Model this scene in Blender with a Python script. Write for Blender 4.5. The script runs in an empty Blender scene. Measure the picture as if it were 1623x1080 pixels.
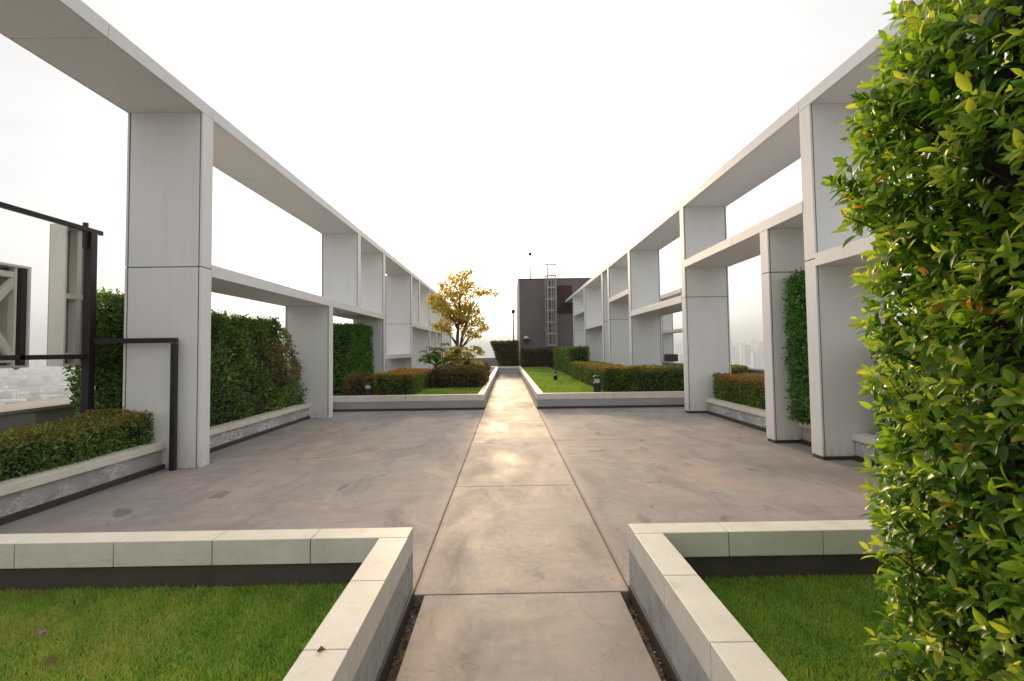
import bpy, bmesh, math, random
import numpy as np
from mathutils import Matrix, Vector
S = bpy.context.scene
C = S.collection
rng = np.random.default_rng(7)
R = math.radians

# ------------------------------------------------------------------ materials
def new_mat(name):
    m = bpy.data.materials.new(name); m.use_nodes = True
    nt = m.node_tree; nt.nodes.clear()
    return m, nt
def N(nt, t, **kw):
    n = nt.nodes.new(t)
    for k, v in kw.items():
        if k in n.inputs.keys(): n.inputs[k].default_value = v
        else: setattr(n, k, v)
    return n
def L(nt, a, b): nt.links.new(a, b)
def rgba(c): return (c[0], c[1], c[2], 1.0)
def ramp(nt, src, stops):
    r = N(nt, 'ShaderNodeValToRGB'); e = r.color_ramp.elements
    while len(e) < len(stops): e.new(0.5)
    for i, (p, c) in enumerate(stops):
        e[i].position = p; e[i].color = rgba(c) if hasattr(c, '__len__') else (c, c, c, 1)
    L(nt, src, r.inputs['Fac']); return r.outputs['Color']
def noise(nt, vec, scale, detail=4, rough=.55, dist=0):
    n = N(nt, 'ShaderNodeTexNoise', Scale=scale, Detail=detail, Roughness=rough, Distortion=dist)
    L(nt, vec, n.inputs['Vector']); return n.outputs['Fac']
def mapped(nt, scale=(1, 1, 1), loc=(0, 0, 0)):
    g = N(nt, 'ShaderNodeNewGeometry')
    mp = N(nt, 'ShaderNodeMapping'); mp.inputs['Scale'].default_value = scale; mp.inputs['Location'].default_value = loc
    L(nt, g.outputs['Position'], mp.inputs['Vector']); return mp.outputs['Vector']
def mix(nt, fac, a, b, mode='MIX'):
    m = N(nt, 'ShaderNodeMix', data_type='RGBA', blend_type=mode)
    def put(sock, v):
        if hasattr(v, 'links') or hasattr(v, 'is_linked'): L(nt, v, sock)
        elif hasattr(v, '__len__'): sock.default_value = rgba(v)
        else: sock.default_value = v
    put(m.inputs[0], fac); put(m.inputs[6], a); put(m.inputs[7], b)
    return m.outputs[2]
def mth(nt, op, a, b=None, clamp=False):
    m = N(nt, 'ShaderNodeMath', operation=op, use_clamp=clamp)
    for i, v in enumerate((a, b)):
        if v is None: continue
        if hasattr(v, 'is_linked'): L(nt, v, m.inputs[i])
        else: m.inputs[i].default_value = v
    return m.outputs[0]
def finish(nt, color, rough=.6, metal=0, bump=None, bstr=.2, bdist=.01, spec=.5, transl=None, coat=0):
    p = N(nt, 'ShaderNodeBsdfPrincipled'); p.inputs['Metallic'].default_value = metal
    p.inputs['Specular IOR Level'].default_value = spec
    if hasattr(color, 'is_linked'): L(nt, color, p.inputs['Base Color'])
    else: p.inputs['Base Color'].default_value = rgba(color)
    if hasattr(rough, 'is_linked'): L(nt, rough, p.inputs['Roughness'])
    else: p.inputs['Roughness'].default_value = rough
    if bump is not None:
        b = N(nt, 'ShaderNodeBump', Strength=bstr, Distance=bdist); L(nt, bump, b.inputs['Height'])
        L(nt, b.outputs['Normal'], p.inputs['Normal'])
    out = N(nt, 'ShaderNodeOutputMaterial')
    if transl:
        t = N(nt, 'ShaderNodeBsdfTranslucent'); tc, f = transl
        if hasattr(tc, 'is_linked'): L(nt, tc, t.inputs['Color'])
        else: t.inputs['Color'].default_value = rgba(tc)
        ms = N(nt, 'ShaderNodeMixShader'); ms.inputs[0].default_value = f
        L(nt, p.outputs[0], ms.inputs[1]); L(nt, t.outputs[0], ms.inputs[2]); L(nt, ms.outputs[0], out.inputs[0])
    else: L(nt, p.outputs[0], out.inputs[0])

def mat_simple(name, col, rough=.5, metal=0, var=.12, scale=6, bstr=.05, spec=.5):
    m, nt = new_mat(name); v = mapped(nt)
    n = noise(nt, v, scale, 5)
    c = mix(nt, n, tuple(x * (1 - var) for x in col), tuple(min(1, x * (1 + var)) for x in col))
    finish(nt, c, rough, metal, noise(nt, v, scale * 12, 3), bstr, .005, spec)
    return m
M = {}
def build_materials():
    # painted white cladding panels: faint vertical rain streaks and dirt
    m, nt = new_mat('white_panel'); v = mapped(nt, (9, 9, .45)); g = mapped(nt)
    st = noise(nt, v, 1.6, 5, .6); big = noise(nt, g, .9, 3); fine = noise(nt, g, 30, 3)
    c = ramp(nt, st, [(.25, (.755, .745, .73)), (.5, (.79, .785, .77)), (.8, (.80, .795, .78))])
    c = mix(nt, mth(nt, 'MULTIPLY', ramp(nt, big, [(.5, 0), (.8, 1)]), .2), c, (.64, .62, .59))
    c = mix(nt, mth(nt, 'MULTIPLY', ramp(nt, noise(nt, mapped(nt, (14, 14, .8)), 2.2, 6, .7), [(.60, 0), (.80, 1)]), .24), c, (.48, .42, .35))
    sz = N(nt, 'ShaderNodeSeparateXYZ'); L(nt, g, sz.inputs[0])
    splash = mth(nt, 'MULTIPLY', ramp(nt, sz.outputs[2], [(0, 1), (.35, 0)]), ramp(nt, noise(nt, mapped(nt, (4, 4, 1.6)), 2.0, 6, .7), [(.42, 0), (.7, 1)]))
    c = mix(nt, mth(nt, 'MULTIPLY', splash, .6), c, (.34, .25, .18))
    hh = mth(nt, 'ADD', fine, mth(nt, 'MULTIPLY', noise(nt, g, 1.1, 2), 9.0))
    finish(nt, c, .5, 0, hh, .03, .006, .35); M['white'] = m
    M['joint'] = mat_simple('dark_sealant', (.11, .09, .075), .8)
    # coping tiles
    m, nt = new_mat('coping_tile'); g = mapped(nt)
    c = ramp(nt, noise(nt, g, 3.5, 6, .6), [(.3, (.66, .62, .53)), (.6, (.76, .72, .63)), (.8, (.80, .765, .68))])
    sp = noise(nt, g, 60, 3); c = mix(nt, mth(nt, 'MULTIPLY', ramp(nt, sp, [(.55, 0), (.75, 1)]), .3), c, (.45, .43, .36))
    dirt = noise(nt, mapped(nt, (3, 3, 12)), 2.2, 6, .7)
    c = mix(nt, mth(nt, 'MULTIPLY', ramp(nt, dirt, [(.56, 0), (.75, 1)]), .35), c, (.36, .34, .27))
    finish(nt, c, .55, 0, noise(nt, g, 90, 3), .08, .004, .3); M['coping'] = m
    # rendered concrete planter wall with white lime bloom
    m, nt = new_mat('planter_render'); g = mapped(nt); z = mapped(nt, (1, 1, 2.2))
    c = ramp(nt, noise(nt, g, 2.5, 6, .6), [(.3, (.33, .325, .315)), (.6, (.43, .42, .405)), (.8, (.5, .49, .47))])
    vein = noise(nt, z, 4.5, 7, .62, 1.8)
    vv = ramp(nt, mth(nt, 'ABSOLUTE', mth(nt, 'SUBTRACT', vein, .5)), [(.0, 1), (.03, .7), (.06, 0)])
    msk = ramp(nt, noise(nt, g, 1.4, 3), [(.42, 0), (.58, 1)])
    c = mix(nt, mth(nt, 'MULTIPLY', mth(nt, 'MULTIPLY', vv, msk), .9), c, (.78, .78, .77))
    dk = ramp(nt, noise(nt, z, 2.6, 6, .65, .8), [(.58, 0), (.72, 1)])
    c = mix(nt, mth(nt, 'MULTIPLY', dk, .45), c, (.13, .125, .115))
    finish(nt, c, .75, 0, noise(nt, g, 40, 5), .15, .006, .3); M['render'] = m
    # lower path-facing tiles: bluish grey with damp cracks
    m, nt = new_mat('planter_tile'); g = mapped(nt)
    c = ramp(nt, noise(nt, g, 4, 6, .6), [(.3, (.32, .335, .33)), (.65, (.44, .45, .44)), (.85, (.5, .505, .48))])
    vein = noise(nt, mapped(nt, (1, 2, 2)), 2.6, 6, .6, 1.2)
    vv = ramp(nt, mth(nt, 'ABSOLUTE', mth(nt, 'SUBTRACT', vein, .5)), [(0, 1), (.012, .5), (.03, 0)])
    c = mix(nt, mth(nt, 'MULTIPLY', vv, .5), c, (.14, .14, .135))
    finish(nt, c, .6, 0, noise(nt, g, 40, 4), .1, .005, .35); M['walltile'] = m
    M['farwall'] = mat_simple('far_planter_render', (.36, .35, .36), .7, var=.18, scale=1.4, bstr=.1)
    M['darkwall'] = mat_simple('dark_brown_render', (.075, .062, .052), .85, var=.4, scale=5, bstr=.2)
    M['basestrip'] = mat_simple('dark_base_strip', (.045, .037, .032), .6, var=.35, scale=5, bstr=.1)  # dark colour for the thin strip at wall and column feet
    # concrete floor
    for nm, base, ro in (('terrace', (.335, .305, .288), (.66, .85)), ('path', (.295, .268, .253), (.56, .76))):
        m, nt = new_mat(nm + '_concrete'); g = mapped(nt)
        big = noise(nt, g, .55, 6, .62, .6); mid = noise(nt, mapped(nt, (1, .45, 1)), 1.7, 7, .65, .9); fine = noise(nt, g, 22, 5, .7)
        c = ramp(nt, big, [(.3, tuple(x * .74 for x in base)), (.5, base), (.72, tuple(x * 1.22 for x in base))])
        st = ramp(nt, mid, [(.5, 0), (.62, .55), (.8, 1)])
        c = mix(nt, mth(nt, 'MULTIPLY', st, .7), c, (base[0] * .5, base[1] * .52, base[2] * .54))
        lt = ramp(nt, noise(nt, mapped(nt, (1, .6, 1), (7, 3, 0)), 1.1, 7, .68, 1.1), [(.54, 0), (.68, 1)])
        c = mix(nt, mth(nt, 'MULTIPLY', lt, .5), c, (base[0] * 1.5, base[1] * 1.36, base[2] * 1.24))
        sk_ = ramp(nt, noise(nt, mapped(nt, (.5, 2.6, 1), (2, 5, 0)), 1.3, 7, .7, .7), [(.48, 0), (.75, 1)])
        c = mix(nt, mth(nt, 'MULTIPLY', sk_, .5), c, (base[0] * .62, base[1] * .64, base[2] * .68))
        og = ramp(nt, noise(nt, mapped(nt, (.8, .5, 1), (11, 2, 0)), .9, 6, .66, 1.4), [(.55, 0), (.66, 1)])
        c = mix(nt, mth(nt, 'MULTIPLY', og, .75), c, (base[0] * 1.38, base[1] * 1.2, base[2] * 1.06))
        blot = ramp(nt, noise(nt, mapped(nt, (1, .7, 1), (3, 9, 0)), 2.4, 4, .5, .4), [(.655, 0), (.70, 1)])
        c = mix(nt, mth(nt, 'MULTIPLY', blot, .55), c, (.09, .08, .078))
        c = mix(nt, mth(nt, 'MULTIPLY', fine, .35), c, mix(nt, .5, c, (.08, .07, .065)))
        # worn pale and brownish bands beside the joints along the path
        sx = N(nt, 'ShaderNodeSeparateXYZ'); L(nt, g, sx.inputs[0])
        d1 = mth(nt, 'ABSOLUTE', mth(nt, 'SUBTRACT', mth(nt, 'ABSOLUTE', mth(nt, 'SUBTRACT', sx.outputs[0], .08)), .715))
        w = noise(nt, mapped(nt, (1, .35, 1)), 3.2, 5, .6)
        band = mth(nt, 'SUBTRACT', 1.0, mth(nt, 'DIVIDE', d1, mth(nt, 'MULTIPLY', w, .30)), True)
        c = mix(nt, mth(nt, 'MULTIPLY', band, .45), c, (base[0] * 1.5, base[1] * 1.32, base[2] * 1.2))
        d2 = mth(nt, 'SUBTRACT', 1.0, mth(nt, 'DIVIDE', d1, .035), True)
        c = mix(nt, mth(nt, 'MULTIPLY', d2, .5), c, (.12, .075, .06))
        # fine hairline cracks
        ck = noise(nt, mapped(nt, (1, 1, 1), (0, 4, 0)), .8, 5, .6, 1.5)
        ckv = ramp(nt, mth(nt, 'ABSOLUTE', mth(nt, 'SUBTRACT', ck, .5)), [(0, 1), (.0035, 0)])
        c = mix(nt, mth(nt, 'MULTIPLY', ckv, .45), c, (.09, .075, .07))
        rr = ramp(nt, mth(nt, 'ADD', mth(nt, 'MULTIPLY', big, .5), mth(nt, 'MULTIPLY', mid, .5)), [(.35, ro[0]), (.65, ro[1])])
        grit = noise(nt, g, 140, 3, .7)
        c = mix(nt, mth(nt, 'MULTIPLY', ramp(nt, grit, [(.58, 0), (.75, 1)]), .4), c, (base[0] * .5, base[1] * .48, base[2] * .47))
        h = mth(nt, 'ADD', mth(nt, 'MULTIPLY', mth(nt, 'ADD', fine, ckv), .3), mth(nt, 'MULTIPLY', grit, .25))
        finish(nt, c, mth(nt, 'ADD', rr, mth(nt, 'MULTIPLY', mth(nt, 'SUBTRACT', fine, .5), .25)), 0, h, .22, .008, .42); M[nm] = m
    M['filler'] = mat_simple('brown_joint_dirt', (.10, .072, .058), .95, var=.5, scale=14)
    M['subfloor'] = mat_simple('dark_subfloor', (.05, .042, .036), .9, var=.4)
    M['soil'] = mat_simple('garden_soil', (.05, .034, .022), .95, var=.4, scale=9, bstr=.4)
    M['steel'] = mat_simple('dark_brown_steel', (.022, .017, .017), .42, .2, var=.25, spec=.5)
    M['letter'] = mat_simple('cream_sign_metal', (.80, .775, .70), .5, var=.06)
    M['letterback'] = mat_simple('sign_back_sheet', (.62, .59, .53), .55, var=.1)
    M['galv'] = mat_simple('galvanised_steel', (.36, .34, .33), .45, .1, var=.1)
    m, nt = new_mat('brown_cladding'); g = mapped(nt)
    sx = N(nt, 'ShaderNodeSeparateXYZ'); L(nt, g, sx.inputs[0])
    fr = mth(nt, 'FRACT', mth(nt, 'MULTIPLY', sx.outputs[2], 5.0))
    line = ramp(nt, fr, [(0, 1), (.06, 0)])
    c = ramp(nt, noise(nt, g, .5, 5), [(.3, (.14, .118, .115)), (.7, (.18, .154, .15))])
    c = mix(nt, mth(nt, 'MULTIPLY', line, .35), c, (.07, .052, .048))
    finish(nt, c, .6, 0, line, .3, .01, .3); M['brown'] = m
    M['louvre'] = mat_simple('dark_red_louvre', (.06, .016, .013), .5, var=.2)
    M['parapet'] = mat_simple('parapet_concrete', (.30, .285, .27), .8, var=.35, scale=1.6, bstr=.2)
    M['pale'] = mat_simple('pale_patch', (.40, .40, .42), .5, var=.3, scale=3)
    M['lampwhite'] = mat_simple('opal_plastic', (.55, .53, .48), .35, var=.03)
    M['black'] = mat_simple('black_paint', (.02, .02, .021), .4, var=.2)
    m, nt = new_mat('bark'); g = mapped(nt, (6, 6, 1.5))
    c = ramp(nt, noise(nt, g, 4, 6, .65), [(.3, (.06, .038, .025)), (.7, (.15, .095, .065))])
    finish(nt, c, .85, 0, noise(nt, g, 9, 5), .5, .02); M['bark'] = m
    M['twig'] = mat_simple('dead_twigs', (.10, .055, .035), .9, var=.5, scale=14)
    M['core'] = mat_simple('hedge_inner_wood', (.022, .024, .012), .95, var=.6, scale=20)
    def leafmat(name, stops, red=None, transl=.35, rough=.42, tgain=1.5, patch=.0):
        m, nt = new_mat(name)
        a = N(nt, 'ShaderNodeAttribute', attribute_name='rnd'); b = N(nt, 'ShaderNodeAttribute', attribute_name='tip')
        c = ramp(nt, a.outputs['Fac'], stops)
        if red: c = mix(nt, b.outputs['Fac'], c, red)
        t = mix(nt, 1.0, c, (tgain * 1.15, tgain * 1.1, tgain * .55), 'MULTIPLY')
        finish(nt, c, rough, 0, None, transl=(t, transl), spec=.45); M[name] = m
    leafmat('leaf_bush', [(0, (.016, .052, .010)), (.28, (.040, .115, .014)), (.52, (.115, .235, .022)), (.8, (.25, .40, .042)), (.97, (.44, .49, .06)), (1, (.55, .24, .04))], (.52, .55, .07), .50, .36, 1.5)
    leafmat('leaf_green', [(0, (.022, .058, .012)), (.4, (.085, .18, .03)), (.75, (.21, .32, .06)), (1, (.36, .43, .10))], (.38, .15, .06), .32)
    leafmat('leaf_browning', [(0, (.022, .058, .012)), (.4, (.085, .18, .03)), (.75, (.21, .32, .06)), (1, (.36, .43, .10))], (.24, .15, .075), .3)
    leafmat('leaf_bright', [(0, (.016, .06, .008)), (.45, (.06, .19, .02)), (.8, (.15, .34, .034)), (1, (.26, .42, .05))], (.2, .28, .03), .32)
    leafmat('leaf_red', [(0, (.03, .06, .010)), (.42, (.10, .175, .026)), (.78, (.22, .29, .05)), (1, (.36, .34, .07))], (.60, .17, .07), .32)
    leafmat('leaf_brown', [(0, (.05, .038, .012)), (.5, (.115, .085, .024)), (.85, (.16, .13, .034)), (1, (.19, .20, .04))], (.2, .17, .04), .3)
    leafmat('leaf_golden', [(0, (.15, .14, .024)), (.4, (.32, .28, .05)), (.75, (.48, .37, .075)), (1, (.34, .40, .08))], (.78, .56, .12), .5, .5, 1.7)
    leafmat('grass_blade', [(0, (.12, .25, .035)), (.5, (.26, .44, .065)), (.85, (.42, .53, .10)), (1, (.56, .52, .17))], (.55, .42, .16), .35, .55, 1.4)
    m, nt = new_mat('lawn_soil'); g = mapped(nt)
    c = ramp(nt, noise(nt, g, 5, 5), [(.35, (.05, .10, .012)), (.6, (.08, .15, .018)), (.75, (.16, .15, .045))])
    finish(nt, c, .9, 0, noise(nt, g, 120, 3), .5, .02); M['lawn'] = m
    M['petal'] = mat_simple('faded_purple_petal', (.30, .17, .27), .7, var=.3, scale=40)
    M['dryleaf'] = mat_simple('dry_leaf', (.16, .085, .04), .8, var=.5, scale=30)
    # the city below
    m, nt = new_mat('city_ground'); g = mapped(nt)
    c = ramp(nt, noise(nt, g, .004, 8, .7, .4), [(.35, (.06, .075, .06)), (.5, (.16, .165, .16)), (.58, (.42, .42, .42)), (.64, (.14, .15, .14))])
    finish(nt, c, .9); M['cityground'] = m
    m, nt = new_mat('city_wall'); a = N(nt, 'ShaderNodeAttribute', attribute_name='rnd')
    c = ramp(nt, a.outputs['Fac'], [(0, (.10, .11, .12)), (.4, (.28, .28, .28)), (.7, (.36, .36, .36)), (1, (.6, .6, .6))])
    finish(nt, c, .8); M['city'] = m
build_materials()

# ------------------------------------------------------------------ mesh helpers
class MB:
    def __init__(s): s.v = []; s.f = []; s.m = []; s.mats = []
    def mi(s, mat):
        if mat not in s.mats: s.mats.append(mat)
        return s.mats.index(mat)
    def box(s, x0, x1, y0, y1, z0, z1, mat, taper=None):
        x0, x1 = min(x0, x1), max(x0, x1); y0, y1 = min(y0, y1), max(y0, y1); z0, z1 = min(z0, z1), max(z0, z1)
        b = len(s.v); k = s.mi(mat)
        s.v += [(x0, y0, z0), (x1, y0, z0), (x1, y1, z0), (x0, y1, z0), (x0, y0, z1), (x1, y0, z1), (x1, y1, z1), (x0, y1, z1)]
        for q in ((0, 3, 2, 1), (4, 5, 6, 7), (0, 1, 5, 4), (1, 2, 6, 5), (2, 3, 7, 6), (3, 0, 4, 7)):
            s.f.append(tuple(b + i for i in q)); s.m.append(k)
    def bar(s, p, q, w, h, mat):          # rectangular bar from p to q
        p, q = Vector(p), Vector(q); d = (q - p).normalized()
        u = d.cross(Vector((0, 0, 1)))
        if u.length < 1e-3: u = Vector((1, 0, 0))
        u.normalize(); t = u.cross(d).normalized()
        b = len(s.v); k = s.mi(mat)
        for c in (p, q):
            for i, j in ((-1, -1), (1, -1), (1, 1), (-1, 1)): s.v.append(tuple(c + u * i * w / 2 + t * j * h / 2))
        for f in ((0, 1, 2, 3), (7, 6, 5, 4), (0, 4, 5, 1), (1, 5, 6, 2), (2, 6, 7, 3), (3, 7, 4, 0)):
            s.f.append(tuple(b + i for i in f)); s.m.append(k)
    def tube(s, pts, radii, mat, n=8, cap=True):
        k = s.mi(mat); b0 = len(s.v); pts = [Vector(p) for p in pts]
        for i, p in enumerate(pts):
            d = (pts[min(i + 1, len(pts) - 1)] - pts[max(i - 1, 0)]).normalized()
            u = d.cross(Vector((0, 0, 1)) if abs(d.z) < .9 else Vector((1, 0, 0))).normalized(); t = d.cross(u)
            r = radii[i] if hasattr(radii, '__len__') else radii
            for a in range(n):
                an = 2 * math.pi * a / n; s.v.append(tuple(p + u * math.cos(an) * r + t * math.sin(an) * r))
        for i in range(len(pts) - 1):
            for a in range(n):
                a2 = (a + 1) % n; o = b0 + i * n
                s.f.append((o + a, o + a2, o + n + a2, o + n + a)); s.m.append(k)
        if cap:
            s.f.append(tuple(b0 + a for a in range(n))[::-1]); s.m.append(k)
            s.f.append(tuple(b0 + (len(pts) - 1) * n + a for a in range(n))); s.m.append(k)
    def lathe(s, c, prof, mat, n=16):
        k = s.mi(mat); b0 = len(s.v)
        for r, z in prof:
            for a in range(n):
                an = 2 * math.pi * a / n; s.v.append((c[0] + r * math.cos(an), c[1] + r * math.sin(an), c[2] + z))
        for i in range(len(prof) - 1):
            for a in range(n):
                a2 = (a + 1) % n; o = b0 + i * n
                s.f.append((o + a, o + a2, o + n + a2, o + n + a)); s.m.append(k)
        s.f.append(tuple(b0 + a for a in range(n))[::-1]); s.m.append(k)
        s.f.append(tuple(b0 + (len(prof) - 1) * n + a for a in range(n))); s.m.append(k)
    def build(s, name, parent=None, bevel=0, smooth=False):
        me = bpy.data.meshes.new(name); me.from_pydata(s.v, [], s.f); me.update()
        for mt in s.mats: me.materials.append(M[mt])
        me.polygons.foreach_set('material_index', s.m)
        if smooth: me.polygons.foreach_set('use_smooth', [True] * len(s.f))
        o = bpy.data.objects.new(name, me); C.objects.link(o)
        if bevel:
            b = o.modifiers.new('bevel', 'BEVEL'); b.width = bevel; b.segments = 2; b.limit_method = 'ANGLE'
        if parent: place(o, parent)
        return o
def place(o, parent):
    o.parent = parent; o.matrix_parent_inverse = Matrix.Translation(parent.location).inverted()
def tag(o, label=None, cat=None, group=None, kind=None):
    if label: o['label'] = label
    if cat: o['category'] = cat
    if group: o['group'] = group
    if kind: o['kind'] = kind
    return o
def empty(name, loc, label, cat, group=None):
    o = bpy.data.objects.new(name, None); o.location = loc; o.empty_display_size = .2; C.objects.link(o)
    return tag(o, label, cat, group)
def structure(mb, name, **kw): return tag(mb.build(name, **kw), kind='structure')

def np_mesh(name, verts, faces, mats, mat_index=None, attrs=None, smooth=False, parent=None):
    """verts (n,3); faces list of (count, flat array) groups of equal size polys"""
    me = bpy.data.meshes.new(name)
    loops = np.concatenate([f.ravel() for f in faces]).astype(np.int32)
    sizes = np.concatenate([np.full(len(f), f.shape[1], np.int32) for f in faces])
    starts = np.concatenate([[0], np.cumsum(sizes)[:-1]]).astype(np.int32)
    me.vertices.add(len(verts)); me.vertices.foreach_set('co', np.asarray(verts, np.float32).ravel())
    me.loops.add(len(loops)); me.loops.foreach_set('vertex_index', loops)
    me.polygons.add(len(sizes)); me.polygons.foreach_set('loop_start', starts)
    me.update(calc_edges=True)
    for m in mats: me.materials.append(M[m])
    if mat_index is not None: me.polygons.foreach_set('material_index', mat_index.astype(np.int32))
    if smooth: me.polygons.foreach_set('use_smooth', np.ones(len(sizes), bool))
    for k, a in (attrs or {}).items():
        at = me.attributes.new(k, 'FLOAT', 'POINT'); at.data.foreach_set('value', np.asarray(a, np.float32))
    me.validate()
    o = bpy.data.objects.new(name, me); C.objects.link(o)
    if parent: place(o, parent)
    return o

# leaf templates: x = width, y = along, z = normal
LEAF_LO = (np.array([(0, 0, 0), (-.5, .5, .10), (0, 1, -.06), (.5, .5, .10)]), [np.array([(0, 3, 2), (0, 2, 1)])])
_ys = [0, .25, .55, .82, 1]; _w = [.03, .40, .5, .30, .0]
_v = [(0, 0, 0)]
for y, w in zip(_ys[1:4], _w[1:4]):
    bend = -.28 * y * y + .1 * y
    _v += [(-w, y, bend + .12 * w), (0, y, bend - .02), (w, y, bend + .12 * w)]
_v.append((0, 1, -.22))
LEAF_HI = (np.array(_v), [np.array([(0, 2, 1), (0, 3, 2), (7, 8, 10), (8, 9, 10)]), np.array([(1, 2, 5, 4), (2, 3, 6, 5), (4, 5, 8, 7), (5, 6, 9, 8)])])
def leaf_arrays(pos, dirs, nrm, length, width, tmpl):
    T, F = tmpl; n = len(pos)
    d = dirs / (np.linalg.norm(dirs, axis=1, keepdims=True) + 1e-9)
    x = np.cross(d, nrm); x /= (np.linalg.norm(x, axis=1, keepdims=True) + 1e-9)
    z = np.cross(x, d)
    v = (pos[:, None] + x[:, None] * (T[None, :, 0:1] * width[:, None, None]) + d[:, None] * (T[None, :, 1:2] * length[:, None, None])
         + z[:, None] * (T[None, :, 2:3] * length[:, None, None]))
    off = (np.arange(n) * len(T))[:, None, None]
    faces = [(f[None] + off).reshape(-1, f.shape[1]) for f in F]
    return v.reshape(-1, 3), faces, len(T)
def unit(n): 
    v = rng.normal(size=(n, 3)); return v / np.linalg.norm(v, axis=1, keepdims=True)
def wav(p, seed, s):   # cheap smooth 3-D noise in [-1,1]
    r = np.random.default_rng(seed); o = np.zeros(len(p))
    for i in range(6):
        k = r.normal(size=3) * s * (1 + .5 * i); o += np.sin(p @ k + r.uniform(0, 6.28)) / (1 + .35 * i)
    return o / 2.6

def box_points(b, dens, faces):
    """random points on the named faces of box b=(x0,x1,y0,y1,z0,z1): returns pos, normal"""
    x0, x1, y0, y1, z0, z1 = b; P = []; Nn = []
    for f in faces:
        if f in 'lr': A = (y1 - y0) * (z1 - z0)
        elif f in 'fb': A = (x1 - x0) * (z1 - z0)
        else: A = (x1 - x0) * (y1 - y0)
        n = max(1, int(A * dens)); u = rng.random((n, 3)); p = np.array([x0, y0, z0]) + u * np.array([x1 - x0, y1 - y0, z1 - z0]); nn = np.zeros((n, 3))
        if f == 'l': p[:, 0] = x0; nn[:, 0] = -1
        if f == 'r': p[:, 0] = x1; nn[:, 0] = 1
        if f == 'f': p[:, 1] = y0; nn[:, 1] = -1
        if f == 'b': p[:, 1] = y1; nn[:, 1] = 1
        if f == 't': p[:, 2] = z1; nn[:, 2] = 1
        P.append(p); Nn.append(nn)
    return np.concatenate(P), np.concatenate(Nn)
def hedge(name, label, boxes, leaf, lm, faces='lrfbt', bulge=.05, group=None, tip=None, seed=1, cover=2.6, shape=None, cat='hedge', patch=None, rough=.0, hole=0.0, sub=None):
    """clipped hedge: leaf-sized faces spread through the outer skin of its volume over a dark woody core"""
    x0, x1, y0, y1, z0, z1 = boxes[0]
    root = empty(name, ((x0 + x1) / 2, (y0 + y1) / 2, z0), label, cat, group)
    core = MB(); ps = []; ns = []
    for b in boxes:
        i = min(.10, .22 * min(b[1] - b[0], b[3] - b[2], b[5] - b[4]))
        core_pts = None
        core.box(b[0] + i, b[1] - i, b[2] + i, b[3] - i, b[4], b[5] - i * 1.2, 'core')
        p, n = box_points(b, cover / (.42 * leaf * leaf), faces); ps.append(p); ns.append(n)
    p = np.concatenate(ps); n = np.concatenate(ns)
    inside = np.zeros(len(p), bool)
    for b in boxes:
        e = .02; inside |= ((p[:, 0] > b[0] + e) & (p[:, 0] < b[1] - e) & (p[:, 1] > b[2] + e) & (p[:, 1] < b[3] - e) & (p[:, 2] < b[5] - e))
    p = p[~inside]; n = n[~inside]
    out = wav(p, seed, 3.2) * bulge + wav(p, seed + 9, 9.) * bulge * .5 + np.abs(rng.normal(size=len(p))) * rough
    depth = rng.exponential(leaf * .9, len(p)); depth = np.minimum(depth, .16)
    q = p + n * (out - depth)[:, None] + unit(len(p)) * leaf * .35
    q[:, 2] = np.maximum(q[:, 2], z0 + .01)
    if hole:
        keep = (wav(p, seed + 4, 5.) < 1 - hole) | (rng.random(len(p)) < .25); q = q[keep]; n = n[keep]; depth = depth[keep]; p = p[keep]
    cv = np.array(core.v)
    if shape is not None: q = shape(q); cv = shape(cv)
    core.v = [tuple(a) for a in cv]
    d = n * .55 + unit(len(q)) * .8 + np.array([0, 0, .35])
    nr = n * .6 + unit(len(q)) * .6 + np.array([0, 0, .5])
    ln = leaf * rng.uniform(.7, 1.3, len(q)); wd = ln * rng.uniform(.42, .6, len(q))
    v, F, k = leaf_arrays(q, d, nr, ln, wd, LEAF_LO)
    rnd = np.clip(rng.beta(2, 2.3, len(q)) + .18 * wav(q, seed + 3, 4.) , 0, 1)
    t = np.zeros(len(q))
    if tip:  # young shoots along the clipped top (height band, amount)
        h = np.clip((p[:, 2] - (z1 - tip[0])) / tip[0], 0, 1); t = h * tip[1] * np.clip(.65 + .5 * wav(q, seed + 6, 2.2), 0, 1) * rng.uniform(.4, 1, len(q))
    if patch is not None: t = np.maximum(t, patch(q))
    o = np_mesh('foliage', v, F, [lm], None, {'rnd': np.repeat(rnd, k), 'tip': np.repeat(t, k)}, parent=root)
    core.build('twigs', root)
    if sub: sub(root)
    return root

# ------------------------------------------------------------------ camera (18 mm, eye height 1.6 m)
cam = bpy.data.cameras.new('camera'); camo = bpy.data.objects.new('camera', cam); C.objects.link(camo); S.camera = camo
pitch, roll, yaw = .042, .013, .009913
cp, sp, cr, sr, cyy, syy = math.cos(pitch), math.sin(pitch), math.cos(roll), math.sin(roll), math.cos(yaw), math.sin(yaw)
fwd = Vector((syy * cp, cyy * cp, sp)); rt = Vector((cyy, -syy, 0)); up = rt.cross(fwd)
r2 = rt * cr - up * sr; u2 = rt * sr + up * cr
mw = Matrix.Identity(4)
for i in range(3): mw[i][0] = r2[i]; mw[i][1] = u2[i]; mw[i][2] = -fwd[i]; mw[i][3] = (0, 0, 1.6)[i]
camo.matrix_world = mw
cam.sensor_width = 36; cam.lens = 800 / 1623 * 36; cam.shift_y = -.01153; cam.clip_start = .05; cam.clip_end = 60000

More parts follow.
